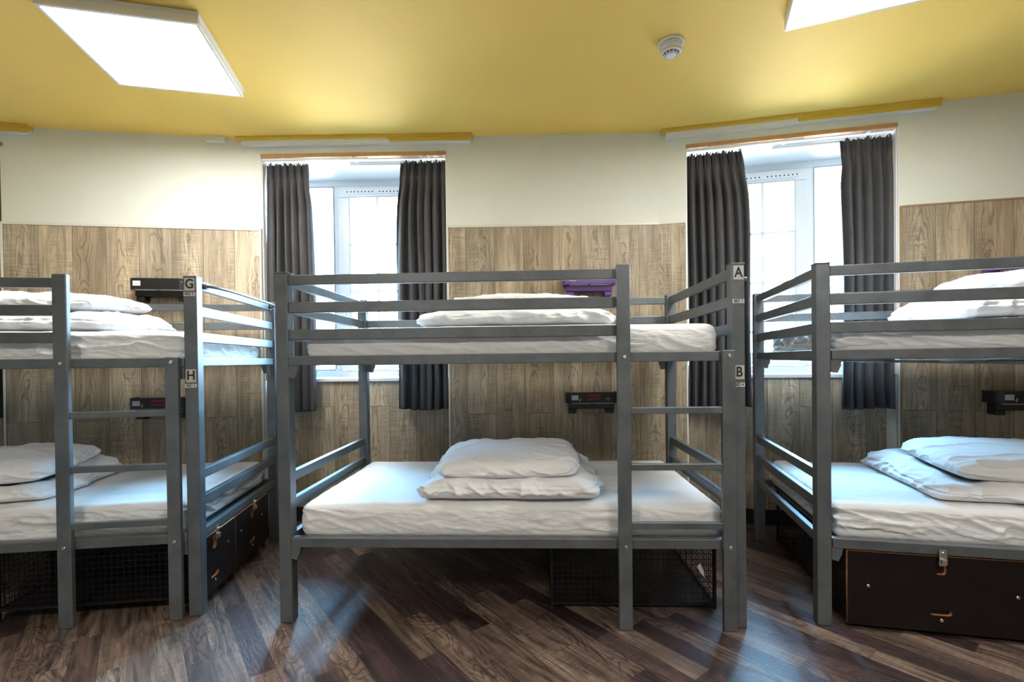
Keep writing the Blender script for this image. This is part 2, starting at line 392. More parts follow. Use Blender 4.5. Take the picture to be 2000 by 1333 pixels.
# wooden head strips over the openings
fbox('trim_11', FM, O1[0], O1[1], -.010, .03, HEAD-.004, HEAD+.022, 'pelmet_wood')
fbox('trim_12', FR, O2[0], O2[1], -.010, .03, HEAD-.004, HEAD+.022, 'pelmet_wood')
fbox('trim_13', FL, O0[0], O0[1]+.012, -.010, .03, HEAD-.004, HEAD+.022, 'pelmet_wood')
# baseboards
fbox('baseboard_middle', FM, O1[0], O1[1], -.030, -.013, 0, .10, 'skirt', AP+.012)
fbox('baseboard_right', FR, O2[0], O2[1], -.030, -.013, 0, .10, 'skirt', AP+.012)
fbox('baseboard_left', FL, O0[0], O0[1], -.030, -.013, 0, .10, 'skirt', AP+.012)
# boxed ledges where ceiling meets wall over each window: yellow above, white below
for i, (F, a, b, sp) in enumerate(((FM, -.11, 1.49, .93), (FR, .02, 1.62, .85), (FL, -1.5, .19, -.6))):
    fbox('trim_%d' % (14+3*i), F, a, b, -.055, 0, 2.648, HC, 'ceil_edge')
    fbox('trim_%d' % (15+3*i), F, a+.03, b-.01, -.040, 0, 2.618, 2.648, 'white')
    fbox('trim_%d' % (16+3*i), F, sp, b, -.050, -.0405, 2.622, 2.648, 'ceil_edge')
fbox('trim_23', FL, 1.22, 1.34, -.03, 0, 2.635, HC, 'wall')

# ------------------------------------------------------------------ windows
def frame_bm(x0, x1, z0, z1, w, y0, y1, bev=.006):
    bm = bmesh.new()
    box(bm, x0, x1, y0, y1, z1-w, z1, bev); box(bm, x0, x1, y0, y1, z0, z0+w, bev)
    box(bm, x0, x0+w, y0, y1, z0+w, z1-w, bev); box(bm, x1-w, x1, y0, y1, z0+w, z1-w, bev)
    return bm
def window(idx, F, O, flip):
    uc = (O[0]+O[1])/2; q = F.p(uc, .42)
    r = thing('window_%d' % idx, None, None, (q.x, q.y, 0), F.ang, kind='structure')
    hw = (O[1]-O[0])/2
    Z0, Z1 = 1.02, HEAD
    mesh_obj('frame', frame_bm(-hw, hw, Z0, Z1, .055, 0, .07), 'pvc', r)
    c0, c1 = -.275, .355
    if flip: c0, c1 = -c1, -c0
    for x in (c0, c1): boxobj('mullion', (x-.022, x+.022, .0, .07, Z0+.055, Z1-.055), 'pvc', r, .005)
    sash = mesh_obj('sash', frame_bm(c0+.022, c1-.022, Z0+.06, Z1-.06, .085, -.022, .05, .008), 'pvc', r)
    gx0, gx1, gz0, gz1 = c0+.107, c1-.107, Z0+.145, Z1-.145
    mesh_obj('gasket', frame_bm(gx0-.003, gx1+.003, gz0-.003, gz1+.003, .005, -.024, -.02, 0), 'gasket', sash)
    xm = (gx0+gx1)/2
    boxobj('glazing_bar', (xm-.011, xm+.011, -.008, .03, gz0, gz1), 'pvc', sash, .003)
    k = 0
    z = gz1-.36
    while z > gz0+.1:
        boxobj('glazing_bar', (gx0, gx1, -.008, .03, z-.011, z+.011), 'pvc', sash, .003); z -= .36
    boxobj('pane', (gx0-.01, gx1+.01, .008, .014, gz0-.01, gz1+.01), 'glass', sash, 0)
    # trickle vent with its row of holes
    vz = Z1-.105
    v = boxobj('trickle_vent', (gx0-.03, gx1+.03, -.034, -.02, vz-.016, vz+.016), 'pvc', sash, .003)
    bm = bmesh.new(); n = 17
    for i in range(n):
        x = gx0-.012+(gx1-gx0+.024)*i/(n-1)
        if i != n//2: cyl(bm, (x, -.0355, vz-.002), (x, -.033, vz-.002), .0055, n=8)
    mesh_obj('vent_holes', bm, 'hole', v)
    hx = c1-.06 if flip else c0+.06
    bm = bmesh.new(); box(bm, hx-.014, hx+.014, -.036, -.022, 1.52, 1.60, .004); box(bm, hx-.010, hx+.010, -.062, -.046, 1.45, 1.585, .005); box(bm, hx-.008, hx+.008, -.05, -.03, 1.555, 1.58)
    mesh_obj('window_handle', bm, 'pvc', sash)
    for a, b_ in ((-hw+.05, c0-.022), (c1+.022, hw-.05)):
        mesh_obj('gasket', frame_bm(a, b_, Z0+.055, Z1-.055, .007, -.002, .006, 0), 'gasket', r)
        boxobj('pane', (a, b_, .028, .034, Z0+.05, Z1-.05), 'glass', r, 0)
    # deep white sill and reveals
    boxobj('window_sill', (-hw, hw, -(.42-AP)-.02, .0, .995, 1.022), 'white', r, .006)
    boxobj('reveal_head', (-hw, hw, -.38, .0, HEAD-.006, HEAD), 'white', r, 0)
    boxobj('reveal_side', (-hw, -hw+.006, -.415, .0, 1.022, HEAD-.006), 'white', r, 0)
    boxobj('reveal_side', (hw-.006, hw, -.415, .0, 1.022, HEAD-.006), 'white', r, 0)
    pq = F.p(uc, .52)
    po = area('window_portal', (pq.x, pq.y, 1.78), hw*2, 1, (1, 1, 1), (-PI/2, 0, F.ang), 1.5, portal=True)
window(1, FM, O1, False); window(2, FR, O2, True); window(3, FL, O0, False)

# ------------------------------------------------------------------ curtains
def curtain(F, t0, t1, b0, b1, ztop, zbot, folds, seed, label, off=.050, flip=1):
    rnd = random.Random(seed)
    NX, NZ = folds*22, 90
    ph = [rnd.uniform(-1.1, 1.1) for _ in range(folds+2)]; amp = [rnd.uniform(.45, 1.25) for _ in range(folds+2)]
    bm = bmesh.new(); G_ = []
    for j in range(NZ+1):
        t = j/NZ; z = ztop+(zbot-ztop)*t; row = []
        e = 1-math.exp(-t*9)
        for i in range(NX+1):
            s = i/NX
            # a slight waist just under the heading tape
            waist = .010*math.exp(-((t-.09)/.05)**2)
            l = t0+(b0-t0)*e+waist*(1 if t0 > .3 else .1); r_ = t1+(b1-t1)*e-waist*(1 if t1 < 1.2 else .1)
            x = l+(r_-l)*s
            f = s*folds; k = int(min(f, folds-1e-6)); a = amp[k]*(1-(f-k))+amp[k+1]*(f-k); p = ph[k]*(1-(f-k))+ph[k+1]*(f-k)
            A = .034*a
            if t < .055: A = .016
            elif t < .15: A = .010+(A-.010)*(t-.055)/.095
            y = A*math.sin(2*PI*f+p*min(1, t*2)+.5*math.sin(t*2.1+seed)*t)
            if t < .055: y += .010*math.sin(2*PI*f*3+seed)*(1-t/.055*.5)
            x += .010*math.cos(2*PI*f*1+p*2)*min(1, t*4)*(.5+.5*math.sin(s*9+seed))+.004*math.sin(t*7+seed+s*3)
            zz = z
            if j == 0: zz += .007*math.sin(f*2*PI*2.5+seed)
            if t > .97: zz += .006*math.sin(s*5+seed)
            row.append(bm.verts.new((x, y, zz)))
        G_.append(row)
    for a, b_ in zip(G_, G_[1:]):
        for i in range(NX): bm.faces.new((a[i], a[i+1], b_[i+1], b_[i]))
    o = mesh_obj('curtain', bm, 'curtain', smooth=True)
    md = o.modifiers.new('thick', 'SOLIDIFY'); md.thickness = .003
    q = F.p(0, off); o.location = (q.x, q.y, 0); o.rotation_euler = (0, 0, F.ang)
    tag(o, label, 'curtain', 'charcoal curtains at the windows')
    # heading tape hooks as a part
    for i in range(8):
        x = t0+(t1-t0)*(i+.5)/8; boxobj('curtain_hook', (x-.004, x+.004, -.022, -.016, ztop-.012, ztop+.004), 'white', o, .001, seg=1)
    return o
curtain(FM, .040, .338, .043, .366, 2.515, .800, 6, 1, 'charcoal curtain left of the middle window, behind the left end of the centre bunk')
curtain(FM, .980, 1.302, .946, 1.300, 2.520, .800, 6, 2, 'charcoal curtain right of the middle window, next to the centre wood panel')
curtain(FR, .186, .538, .186, .586, 2.512, .800, 7, 3, 'charcoal curtain left of the right-hand window, behind the post lettered A')
curtain(FR, 1.118, 1.402, 1.122, 1.406, 2.512, .800, 5, 4, 'blue-lit charcoal curtain right of the right-hand window, behind the right bunk')
curtain(FL, -.36, -.012, -.37, -.012, 2.512, .800, 7, 5, 'sliver of dark curtain at the left edge of the photo')
def track(F, O, label):
    q = F.p(0, .050); r = thing('curtain_track', label, 'curtain track', (q.x, q.y, 0), F.ang, 'white overlapping curtain tracks')
    m_ = (O[0]+O[1])/2
    boxobj('rail', (O[0]+.01, m_+.10, -.058, -.046, 2.520, 2.536), 'white', r, .002)
    boxobj('rail', (m_-.06, O[1]-.01, .046, .058, 2.520, 2.536), 'white', r, .002)
    for x in (O[0]+.15, O[1]-.15, m_): boxobj('bracket', (x-.01, x+.01, -.056, .056, 2.534, 2.54), 'white', r, .001)
track(FM, O1, 'white overlapping curtain track over the middle window')
track(FR, O2, 'white overlapping curtain track over the right-hand window')
track(FL, O0, 'white curtain track over the window at the far left edge')

# ------------------------------------------------------------------ ceiling lamps and detector
def lamp(cx, cy, ang, label):
    r = thing('ceiling_light', label, 'light', (cx, cy, HC), ang, 'square flat ceiling lights')
    bm = bmesh.new(); h = .302; t = .016
    for d in ((-h, h, -h, -h+t), (-h, h, h-t, h), (-h, -h+t, -h+t, h-t), (h-t, h, -h+t, h-t)): box(bm, d[0], d[1], d[2], d[3], -.055, 0, .002, 1)
    for s in (-.008,): 
        box(bm, -h-.004, h+.004, -h-.004, -h, -.018, -.012); box(bm, h, h+.004, -h-.004, h+.004, -.018, -.012)
    mesh_obj('light_frame', bm, 'white', r)
    boxobj('diffuser', (-h+t, h-t, -h+t, h-t, -.050, -.040), 'emit', r, 0)
    return r
lamp(-1.712, 2.343, math.radians(12.5), 'lit square ceiling panel above the left bunk')
lamp(1.424, 1.823, math.radians(-21), 'lit square ceiling panel cut by the top right edge of the photo')
r = thing('smoke_detector', 'round white smoke detector on the mustard ceiling', 'smoke detector', (.785, 2.365, HC))
bm = bmesh.new(); cyl(bm, (0, 0, 0), (0, 0, -.012), .064, .062, 40); cyl(bm, (0, 0, -.015), (0, 0, -.020), .055, .055, 40); mesh_obj('base', bm, 'white', r)
bm = bmesh.new(); cyl(bm, (0, 0, -.012), (0, 0, -.0151), .051, .051, 40); mesh_obj('gap_ring', bm, 'hole', r)
bm = bmesh.new(); cyl(bm, (0, 0, -.020), (0, 0, -.042), .053, .050, 40); cyl(bm, (0, 0, -.042), (0, 0, -.052), .050, .043, 40); cyl(bm, (0, 0, -.052), (0, 0, -.064), .030, .022, 32)
for k in range(12):
    t = 2*PI*k/12; c, s = math.cos(t), math.sin(t); cyl(bm, (c*.038, s*.038, -.050), (c*.026, s*.026, -.064), .0035, n=6)
hd = mesh_obj('detector_head', bm, 'white', r)
bm = bmesh.new()
cyl(bm, (0, 0, -.0505), (0, 0, -.0530), .0405, .036, 32)
mesh_obj('smoke_slot_ring', bm, 'hole', hd)

# ------------------------------------------------------------------ soft things
def softbox(dx, dy, dz, rad, n, fn):
    """rounded box centred in x,y with its base at z=0, deformed by fn(p, nrm) -> offset"""
    bm = bmesh.new(); nx, ny, nz = n; vs = {}
    def vert(i, j, k):
        key = (i, j, k)
        if key in vs: return vs[key]
        p = Vector(((i/nx-.5)*dx, (j/ny-.5)*dy, (k/nz-.5)*dz))
        q = Vector((max(-dx/2+rad[0], min(dx/2-rad[0], p.x)), max(-dy/2+rad[1], min(dy/2-rad[1], p.y)), max(-dz/2+rad[2], min(dz/2-rad[2], p.z))))
        d = p-q; e = Vector((d.x/rad[0], d.y/rad[1], d.z/rad[2]))
        L_ = max(abs(e.x), abs(e.y), abs(e.z))
        if L_ > 1e-6:
            en = e.normalized()*L_; p = q+Vector((en.x*rad[0], en.y*rad[1], en.z*rad[2])); nr = e.normalized()
        else: nr = Vector((0, 0, 1))
        p = p+fn(p, nr); p.z += dz/2
        v = bm.verts.new(p); vs[key] = v; return v
    for i in range(nx):
        for j in range(ny):
            bm.faces.new((vert(i, j, 0), vert(i, j+1, 0), vert(i+1, j+1, 0), vert(i+1, j, 0)))
            bm.faces.new((vert(i, j, nz), vert(i+1, j, nz), vert(i+1, j+1, nz), vert(i, j+1, nz)))
    for i in range(nx):
        for k in range(nz):
            bm.faces.new((vert(i, 0, k), vert(i+1, 0, k), vert(i+1, 0, k+1), vert(i, 0, k+1)))
            bm.faces.new((vert(i, ny, k), vert(i, ny, k+1), vert(i+1, ny, k+1), vert(i+1, ny, k)))
    for j in range(ny):
        for k in range(nz):
            bm.faces.new((vert(0, j, k), vert(0, j, k+1), vert(0, j+1, k+1), vert(0, j+1, k)))
            bm.faces.new((vert(nx, j, k), vert(nx, j+1, k), vert(nx, j+1, k+1), vert(nx, j, k+1)))
    return bm
def ridge(p, seed, sc):
    v = noise.noise(Vector((p.x*sc[0]+seed, p.y*sc[1]+seed*.7, p.z*sc[2])))
    return (1-min(1, abs(v)*2.6))**2
def sm(v, a, b):
    t = max(0, min(1, (v-a)/(b-a))); return t*t*(3-2*t)
def mattress(bed, x0, x1, zb, dz, seed, label, wr=1.0, sag=0.0):
    cx = (x0+x1)/2; dx = x1-x0; dy = .950
    def fn(p, n):
        side = sm(1-abs(n.z), .1, .75); top = sm(n.z, .2, .9); bot = sm(-n.z, .2, .9)
        # slanting drag folds on the sides, faint ones on top
        q = Vector((p.x+p.z*1.6, p.y+p.z*1.3, p.z))
        patch = .35+.65*max(0, noise.noise(Vector((p.x*1.7+seed, p.y*2, seed)))*1.6+.3)
        o = n*side*wr*(.011*patch*(ridge(q, seed, (6, 6, 11))-.85)+.006*(ridge(q, seed+5, (14, 14, 24))-.8)+.003*patch*(ridge(q, seed+9, (34, 34, 50))-.8))
        o.z += top*(.004*noise.noise(Vector((p.x*2.2+seed, p.y*2.2, 0)))+.0025*wr*ridge(Vector((p.x*.5+p.y, p.y*2.5, 0)), seed, (4, 4, 1)))
        edge = max(abs(p.x)/(dx/2), abs(p.y)/(dy/2))
        o.z -= top*.032*max(0, edge-.75)
        o.z -= bot*sag*math.cos(p.x/dx*PI)*math.cos(p.y/dy*PI)
        return o
    bm = softbox(dx, dy, dz, (.05, .042, dz*.36), (190, 60, 20), fn)
    o = mesh_obj('mattress', bm, 'sheet', smooth=True)
    o.location = bed.matrix_world @ Vector((cx, .518, zb)); o.rotation_euler = (0, 0, bed.rotation_euler.z)
    return tag(o, label, 'mattress', 'mattresses on the bunks')
def soft(bed, name, kind, x0, x1, y0, y1, z, h, seed, label, rot=0, slope=0, lean=(0, 0)):
    dx, dy = x1-x0, y1-y0
    if kind == 'pillow':
        def fn(p, n):
            u = min(1, abs(p.x)/(dx/2)); v = min(1, abs(p.y)/(dy/2)); t = min(1, max(0, p.z/h+.5))
            k = .14+.86*(1-u**3.2)**.5*(1-v**3.0)**.5
            lo = -h/2+h*.22*(1-k); hi = h/2*k
            side = sm(1-abs(n.z), .1, .8); top = sm(n.z, .1, .8)
            rr = ridge(Vector((p.x+p.y*.9+p.z*1.5, p.y-p.x*.4, p.z)), seed, (5, 8, 9)); r2 = ridge(Vector((p.x+p.y*1.4, p.y, p.z*1.4)), seed+4, (13, 15, 10))
            front = .35+.65*max(u**3, v**2)
            o = Vector((0, 0, lo+(hi-lo)*t-p.z))
            o.z += top*(.013*(rr-.5)+.005*(r2-.5))*front+top*.010*noise.noise(Vector((p.x*4+seed, p.y*4, 1)))
            o.x -= .018*v*v*p.x/(dx/2); o.y -= .022*u*u*p.y/(dy/2)
            o += Vector((n.x, n.y, 0))*side*(.016*(rr-.6)+.006*(r2-.6))
            return o
        bm = softbox(dx, dy, h, (.055, .055, h*.48), (110, 76, 12), fn)
    else:
        def fn(p, n):
            u = min(1, abs(p.x)/(dx/2)); v = min(1, abs(p.y)/(dy/2)); t = min(1, max(0, p.z/h+.5))
            side = sm(1-abs(n.z), .05, .8); top = sm(n.z, .1, .8)
            # bulging rim with one soft crease between the folded layers
            lay = math.sin(t*PI)-.40*math.exp(-((t-.5-.14*noise.noise(Vector((p.x*4, p.y*4, seed))))/.07)**2)
            k = max(0, (1-u**3.4)*(1-v**3.4))
            hi = h/2-(1-k**.5)*h*.24
            o = Vector((0, 0, -h/2+(hi+h/2)*t-p.z))
            o.z += t*t*(slope*(p.y/dy)+.016*noise.noise(Vector((p.x*3.2+seed, p.y*3.2, 2)))+.012*top*(ridge(Vector((p.x+.4*p.y, p.y, 0)), seed, (5, 7, 1))-.4))
            o.z -= t*.040*(1-sm(u, .55, .85))*(1-sm(v, .45, .8))     # pressed down under the pillow
            o += Vector((n.x, n.y, 0))*side*(.026*lay-.014)
            o += n*side*(.022*(ridge(Vector((p.x+p.z*.7, p.y+p.z*.7, p.z*.6)), seed, (9, 9, 5))-.5)+.008*(ridge(p, seed+3, (19, 19, 9))-.5)+.012*noise.noise(Vector((p.x*5+seed, p.y*5, p.z*4))))
            # irregular outline, wider at the bottom than at the top
            o.x += .030*noise.noise(Vector((seed, p.y*4.5, 3)))*u; o.y += .026*noise.noise(Vector((p.x*4.5, seed, 4)))*v
            fl = (.5-t)*.085; o.x += fl*p.x/(dx/2); o.y += fl*.5*p.y/(dy/2)
            return o
        bm = softbox(dx-.05, dy-.04, h, (.07, .07, h*.45), (120, 80, 16), fn)
    o = mesh_obj(name, bm, 'pillow' if kind == 'pillow' else 'duvet', smooth=True)
    o.location = bed.matrix_world @ Vector(((x0+x1)/2, (y0+y1)/2, z))
    o.rotation_euler = (lean[0], lean[1], bed.rotation_euler.z+rot)
    return tag(o, label, 'pillow' if kind == 'pillow' else 'duvet', 'white pillows on the bunks' if kind == 'pillow' else 'folded white duvets on the bunks')

# ------------------------------------------------------------------ bunk beds
LEN, WID, PO = 2.0, 1.036, .055
GR = ((1.475, 1.518), (1.353, 1.400), (1.235, 1.281))     # guard rail heights
def letter_plate(bed, x, y, z, ch, tagtxt, slant=0, plate=True):
    p = boxobj('letter_plate', (x-.021, x+.021, y-.0012, y, z-.029, z+.029), 'plate', bed, 0)
    p['label'] = 'silver plate lettered '+ch
    textmesh('letter', ch, .058, 'ink', p, Matrix.Translation((x, y-.0016, z)) @ FRONT, bold=.0012, width=.86)
    zz = z-.044 if ch in 'GH' else (z-.118 if ch == 'A' else z-.052)
    s = boxobj('label_strip', (x-.025, x+.023, y-.0012, y, zz-.009, zz+.008), 'sticker', bed, 0)
    if slant:
        s.rotation_euler = (0, 0, 0)
    textmesh('lettering', tagtxt, .016, 'ink', s, Matrix.Translation((x-.001, y-.0016, zz)) @ FRONT, bold=.0003, width=.9)
def bracket(bed, x, y0, y1, zt, s):
    """angle bracket under a rail, tapering downwards, s = side it hangs to"""
    bm = bmesh.new(); pts = [(x, zt), (x+s*.042, zt), (x+s*.036, zt-.028), (x+s*.024, zt-.056), (x, zt-.050)]
    A = [bm.verts.new((a, y0, b)) for a, b in pts]; B = [bm.verts.new((a, y1, b)) for a, b in pts]
    for i in range(5): bm.faces.new((A[i], A[(i+1) % 5], B[(i+1) % 5], B[i]))
    bm.faces.new(A[::-1]); bm.faces.new(B); bmesh.ops.recalc_face_normals(bm, faces=bm.faces)
    mesh_obj('bracket', bm, 'metal', bed)
def bunk(x0, y0, ang, xo, label, ladder, sag=0, bars=()):
    """xo = 0 when the origin is the left front corner, -LEN when it is the right one"""
    bed = thing('bunk_bed', label, 'bunk bed', (x0, y0, 0), ang, 'grey metal bunk beds')
    bpy.context.view_layer.update()
    X0, X1 = xo, xo+LEN
    for xa, xb in ((X0, X0+PO), (X1-PO, X1)):
        for ya, yb in ((0, PO), (WID-PO, WID)):
            boxobj('leg', (xa, xb, ya, yb, 0, 1.527), 'metal', bed, .004)
            boxobj('post_cap', (xa-.001, xb+.001, ya-.001, yb+.001, 1.526, 1.531), 'metal', bed, .001)
    ls, le = (X0+ladder[0], X0+ladder[1])
    # guard rails: front stops at the ladder, back runs through
    for z0, z1 in GR:
        boxobj('guard_rail', (X0+PO, ls+.008, .008, .033, z0, z1), 'metal', bed, .003)
        for xa in (X0+.012, X1-.040): boxobj('end_rail', (xa, xa+.028, PO, WID-PO, z0, z1), 'metal', bed, .003)
    for z0, z1 in GR[:2]: boxobj('guard_rail', (X0+PO, X1-PO, WID-.04, WID-.015, z0, z1), 'metal', bed, .003)
    for zt in (1.165, .375):
        sd = []
        boxobj('side_rail', (X0+PO+.002, X1-PO, -.004, .030, zt-.042, zt), 'metal', bed, .003)
        boxobj('side_rail', (X0+PO, X1-PO, WID-.034, WID-.002, zt-.042, zt), 'metal', bed, .003)
        for xa in (X0+.012, X1-.040): boxobj('end_rail', (xa, xa+.028, PO, WID-PO, zt-.040, zt), 'metal', bed, .003)
        bracket(bed, X0+PO, .0, .028, zt-.042, 1); bracket(bed, X1-PO, .0, .028, zt-.042, -1)
        bracket(bed, X0+PO, WID-.03, WID-.004, zt-.042, 1); bracket(bed, X1-PO, WID-.03, WID-.004, zt-.042, -1)
        bm = bmesh.new()
        for k in range(12):
            x = X0+.12+(LEN-.24)*k/11; d = (sag if zt > 1 else 0)*math.cos((x-X0-LEN/2)/LEN*PI); box(bm, x-.02, x+.02, .0305, WID-.034, zt-.041-d, zt-.030-d)
        
        mesh_obj('mattress_slats', bm, 'metal', bed)
    for z0, z1 in ((.606, .650), (.482, .528)):
        for xa in (X0+.012, X1-.040): boxobj('end_rail', (xa, xa+.028, PO, WID-PO, z0, z1), 'metal', bed, .003)
    # ladder: two stiles bolted in front of the side rails, three rungs
    boxobj('ladder_stile', (ls, ls+.056, -.030, -.0045, 0, 1.530), 'metal', bed, .004)
    boxobj('ladder_stile', (le-.054, le, -.030, -.0045, 0, 1.168), 'metal', bed, .004)
    for z in (.934, .698, .453): boxobj('ladder_rung', (ls+.055, le-.053, -.028, -.006, z-.028, z), 'metal', bed, .003)
    for x in (ls+.03, le-.026):
        for z in (1.144, .350):
            bm = bmesh.new(); cyl(bm, (x, -.0355, z), (x, -.030, z), .0065, .0085, 16); mesh_obj('bolt', bm, 'bolt', bed)
    # towel bar with bent ends on the outside of an end
    for side in bars:
        xe = X1 if side > 0 else X0; s = side
        bm = bmesh.new()
        tube(bm, [(xe-.01*s, .09, 1.497), (xe+.012*s, .09, 1.497), (xe+.030*s, .15, 1.497), (xe+.045*s, .25, 1.497), (xe+.045*s, .50, 1.497), (xe+.045*s, .78, 1.497), (xe+.030*s, .88, 1.497), (xe+.012*s, .94, 1.497), (xe-.01*s, .94, 1.497)], .0075, 10)
        for y in (.09, .94): cyl(bm, (xe-.012*s, y, 1.497), (xe+.006*s, y, 1.497), .015, n=14)
        mesh_obj('towel_bar', bm, 'metal', bed)
    return bed

LF = bunk(-1.417, 2.1695, .1332, -LEN, 'left grey metal bunk bed with ladder and posts lettered G and H', (1.440, 1.932), bars=(1,))
letter_plate(LF, -.0275, -.0005, 1.493, 'G', 'BED 5'); letter_plate(LF, -.0275, -.0005, 1.083, 'H', 'BED 2')
MD = bunk(-1.0312, 2.0999, -.0421, 0, 'centre grey metal bunk bed seen front on, post lettered A and B', (1.465, 1.949), bars=())
letter_plate(MD, 1.9745, -.0005, 1.490, 'A', 'BED 3'); letter_plate(MD, 1.9745, -.0005, 1.075, 'B', 'BED 4')
bm = bmesh.new(); cyl(bm, (1.999, .03, 1.468), (2.006, .03, 1.468), .015, n=16); cyl(bm, (2.006, .03, 1.468), (2.022, .03, 1.468), .012, .006, n=16); mesh_obj('towel_bar_knob', bm, 'metal', MD)
RT = bunk(1.2751, 2.0343, -.2237, 0, 'right grey metal bunk bed running out of the right edge of the photo', (1.465, 1.949), sag=.03, bars=())

mattress(MD, .100, 1.915, 1.142, .150, 3, 'white-sheeted top mattress of the centre bunk', .7)
mattress(MD, .060, 1.935, .352, .158, 11, 'white-sheeted bottom mattress of the centre bunk, under the folded duvet', .8)
mattress(LF, -1.925, -.072, 1.142, .150, 21, 'creased white-sheeted top mattress of the left bunk', 1.6)
mattress(LF, -1.925, -.072, .352, .158, 31, 'white-sheeted bottom mattress of the left bunk', 1.4)
mattress(RT, .075, 1.925, 1.142, .145, 41, 'white-sheeted top mattress of the right bunk, gathered at its side', 1.6, sag=.03)
mattress(RT, .075, 1.925, .352, .158, 51, 'creased white-sheeted bottom mattress of the right bunk', 1.7)

DU, PI_ = 'duvet', 'pillow'
soft(MD, DU, DU, .585, 1.43, .035, .76, .518, .125, 2, 'folded white duvet on the bottom mattress of the centre bunk', slope=.05)
soft(MD, PI_, PI_, .66, 1.33, .075, .62, .612, .100, 5, 'plump white pillow on the duvet of the centre bottom bunk', lean=(.065, -.01))
soft(MD, DU, DU, .56, 1.51, .16, .84, 1.296, .115, 8, 'folded white duvet on the top mattress of the centre bunk', slope=.03)
soft(MD, PI_, PI_, .70, 1.42, .22, .80, 1.386, .085, 9, 'white pillow on the duvet of the centre top bunk, behind the guard rails', lean=(.03, 0))
soft(LF, DU, DU, -1.52, -.46, .14, .84, 1.298, .125, 12, 'folded white duvet on the top mattress of the left bunk', slope=.04)
soft(LF, PI_, PI_, -1.32, -.58, .22, .80, 1.408, .105, 13, 'white pillow on the duvet of the left top bunk', lean=(.05, 0))
soft(LF, DU, DU, -1.60, -.72, .06, .78, .516, .095, 14, 'folded white duvet on the bottom mattress of the left bunk', rot=.10, slope=.05)
soft(LF, PI_, PI_, -1.52, -.78, .10, .68, .597, .115, 15, 'white pillow on the duvet of the left bottom bunk', rot=.12, lean=(.06, 0))
soft(RT, DU, DU, .62, 1.60, .14, .86, 1.296, .135, 16, 'folded white duvet on the top mattress of the right bunk', slope=.04)
soft(RT, PI_, PI_, .80, 1.52, .20, .80, 1.412, .120, 17, 'white pillow on the duvet of the right top bunk', lean=(.05, 0))
soft(RT, DU, DU, .50, 1.48, .08, .88, .516, .095, 18, 'folded white duvet on the bottom mattress of the right bunk', rot=-.05, slope=.05)
soft(RT, PI_, PI_, .62, 1.38, .14, .76, .597, .110, 19, 'white pillow on the duvet of the right bottom bunk', rot=-.04, lean=(.05, 0))

# ------------------------------------------------------------------ lockers under the beds
def stadium(cx, cz, w, h, n=8):
    r = h/2; pts = []
    for i in range(n+1):
        t = -PI/2+PI*i/n; pts.append((cx+w/2-r+r*math.cos(t), cz+r*math.sin(t)))
    for i in range(n+1):
        t = PI/2+PI*i/n; pts.append((cx-w/2+r+r*math.cos(t), cz+r*math.sin(t)))
    return pts
def board(name, w, h, holes, parent, mtx, th=.015):
    c = bpy.data.curves.new(name, 'CURVE'); c.dimensions = '2D'; c.fill_mode = 'BOTH'; c.extrude = th/2
    for pts in [[(0, 0), (w, 0), (w, h), (0, h)]]+holes:
        s = c.splines.new('POLY'); s.points.add(len(pts)-1); s.use_cyclic_u = True
        for q, (a, b_) in zip(s.points, pts): q.co = (a, b_, 0, 1)
    t = bpy.data.objects.new(name, c); COL.objects.link(t)
    dg = bpy.context.evaluated_depsgraph_get(); me = bpy.data.meshes.new_from_object(t.evaluated_get(dg))
    bpy.data.objects.remove(t); bpy.data.curves.remove(c)
    me.materials.clear(); me.materials.append(M['locker']); me.materials.append(M['ply'])
    for p in me.polygons: p.material_index = 0 if abs(p.normal.z) > .7 else 1
    me.transform(mtx); o = bpy.data.objects.new(name, me); return link(o, parent)
def wire_cage(bm, x0, x1, y0, y1, z0, z1, sp=.025, r=.0011):
    def bar(a, b_):
        a = Vector(a); b_ = Vector(b_); lo = Vector((min(a.x, b_.x)-r, min(a.y, b_.y)-r, min(a.z, b_.z)-r)); hi = Vector((max(a.x, b_.x)+r, max(a.y, b_.y)+r, max(a.z, b_.z)+r))
        box(bm, lo.x, hi.x, lo.y, hi.y, lo.z, hi.z)
    nz = int((z1-z0)/sp); nx = int((x1-x0)/sp); ny = int((y1-y0)/sp)
    for k in range(nz+1):
        z = z0+(z1-z0)*k/nz
        bar((x0, y0, z), (x1, y0, z)); bar((x0, y1, z), (x1, y1, z)); bar((x0, y0, z), (x0, y1, z)); bar((x1, y0, z), (x1, y1, z))
    for i in range(nx+1):
        x = x0+(x1-x0)*i/nx
        bar((x, y0, z0), (x, y0, z1)); bar((x, y1, z0), (x, y1, z1)); bar((x, y0, z1), (x, y1, z1))
    for j in range(ny+1):
        y = y0+(y1-y0)*j/ny
        bar((x0, y, z0), (x0, y, z1)); bar((x1, y, z0), (x1, y, z1)); bar((x0, y, z1), (x1, y, z1))
def cage_parts(r, x0, x1, y0, y1, z0, z1):
    bm = bmesh.new(); wire_cage(bm, x0, x1, y0, y1, z0, z1); mesh_obj('wire_mesh', bm, 'wire', r)
    bm = bmesh.new(); t = .006
    for x in (x0, x1):
        for y in (y0, y1): box(bm, x-t, x+t, y-t, y+t, 0, z1)
    for z in (z0, z1):
        for y in (y0, y1): box(bm, x0+t, x1-t, y-t, y+t, z-t, z+t)
        for x in (x0, x1): box(bm, x-t, x+t, y0+t, y1-t, z-t, z+t)
    mesh_obj('cage_frame', bm, 'wire', r)
    boxobj('base_tray', (x0, x1, y0, y1, z0-.004, z0), 'black', r, 0)
def screws(r, pts):
    for x, z in pts:
        bm = bmesh.new(); cyl(bm, (x, -.0035, z), (x, 0, z), .005, .0085, 16); mesh_obj('screw', bm, 'bolt', r)
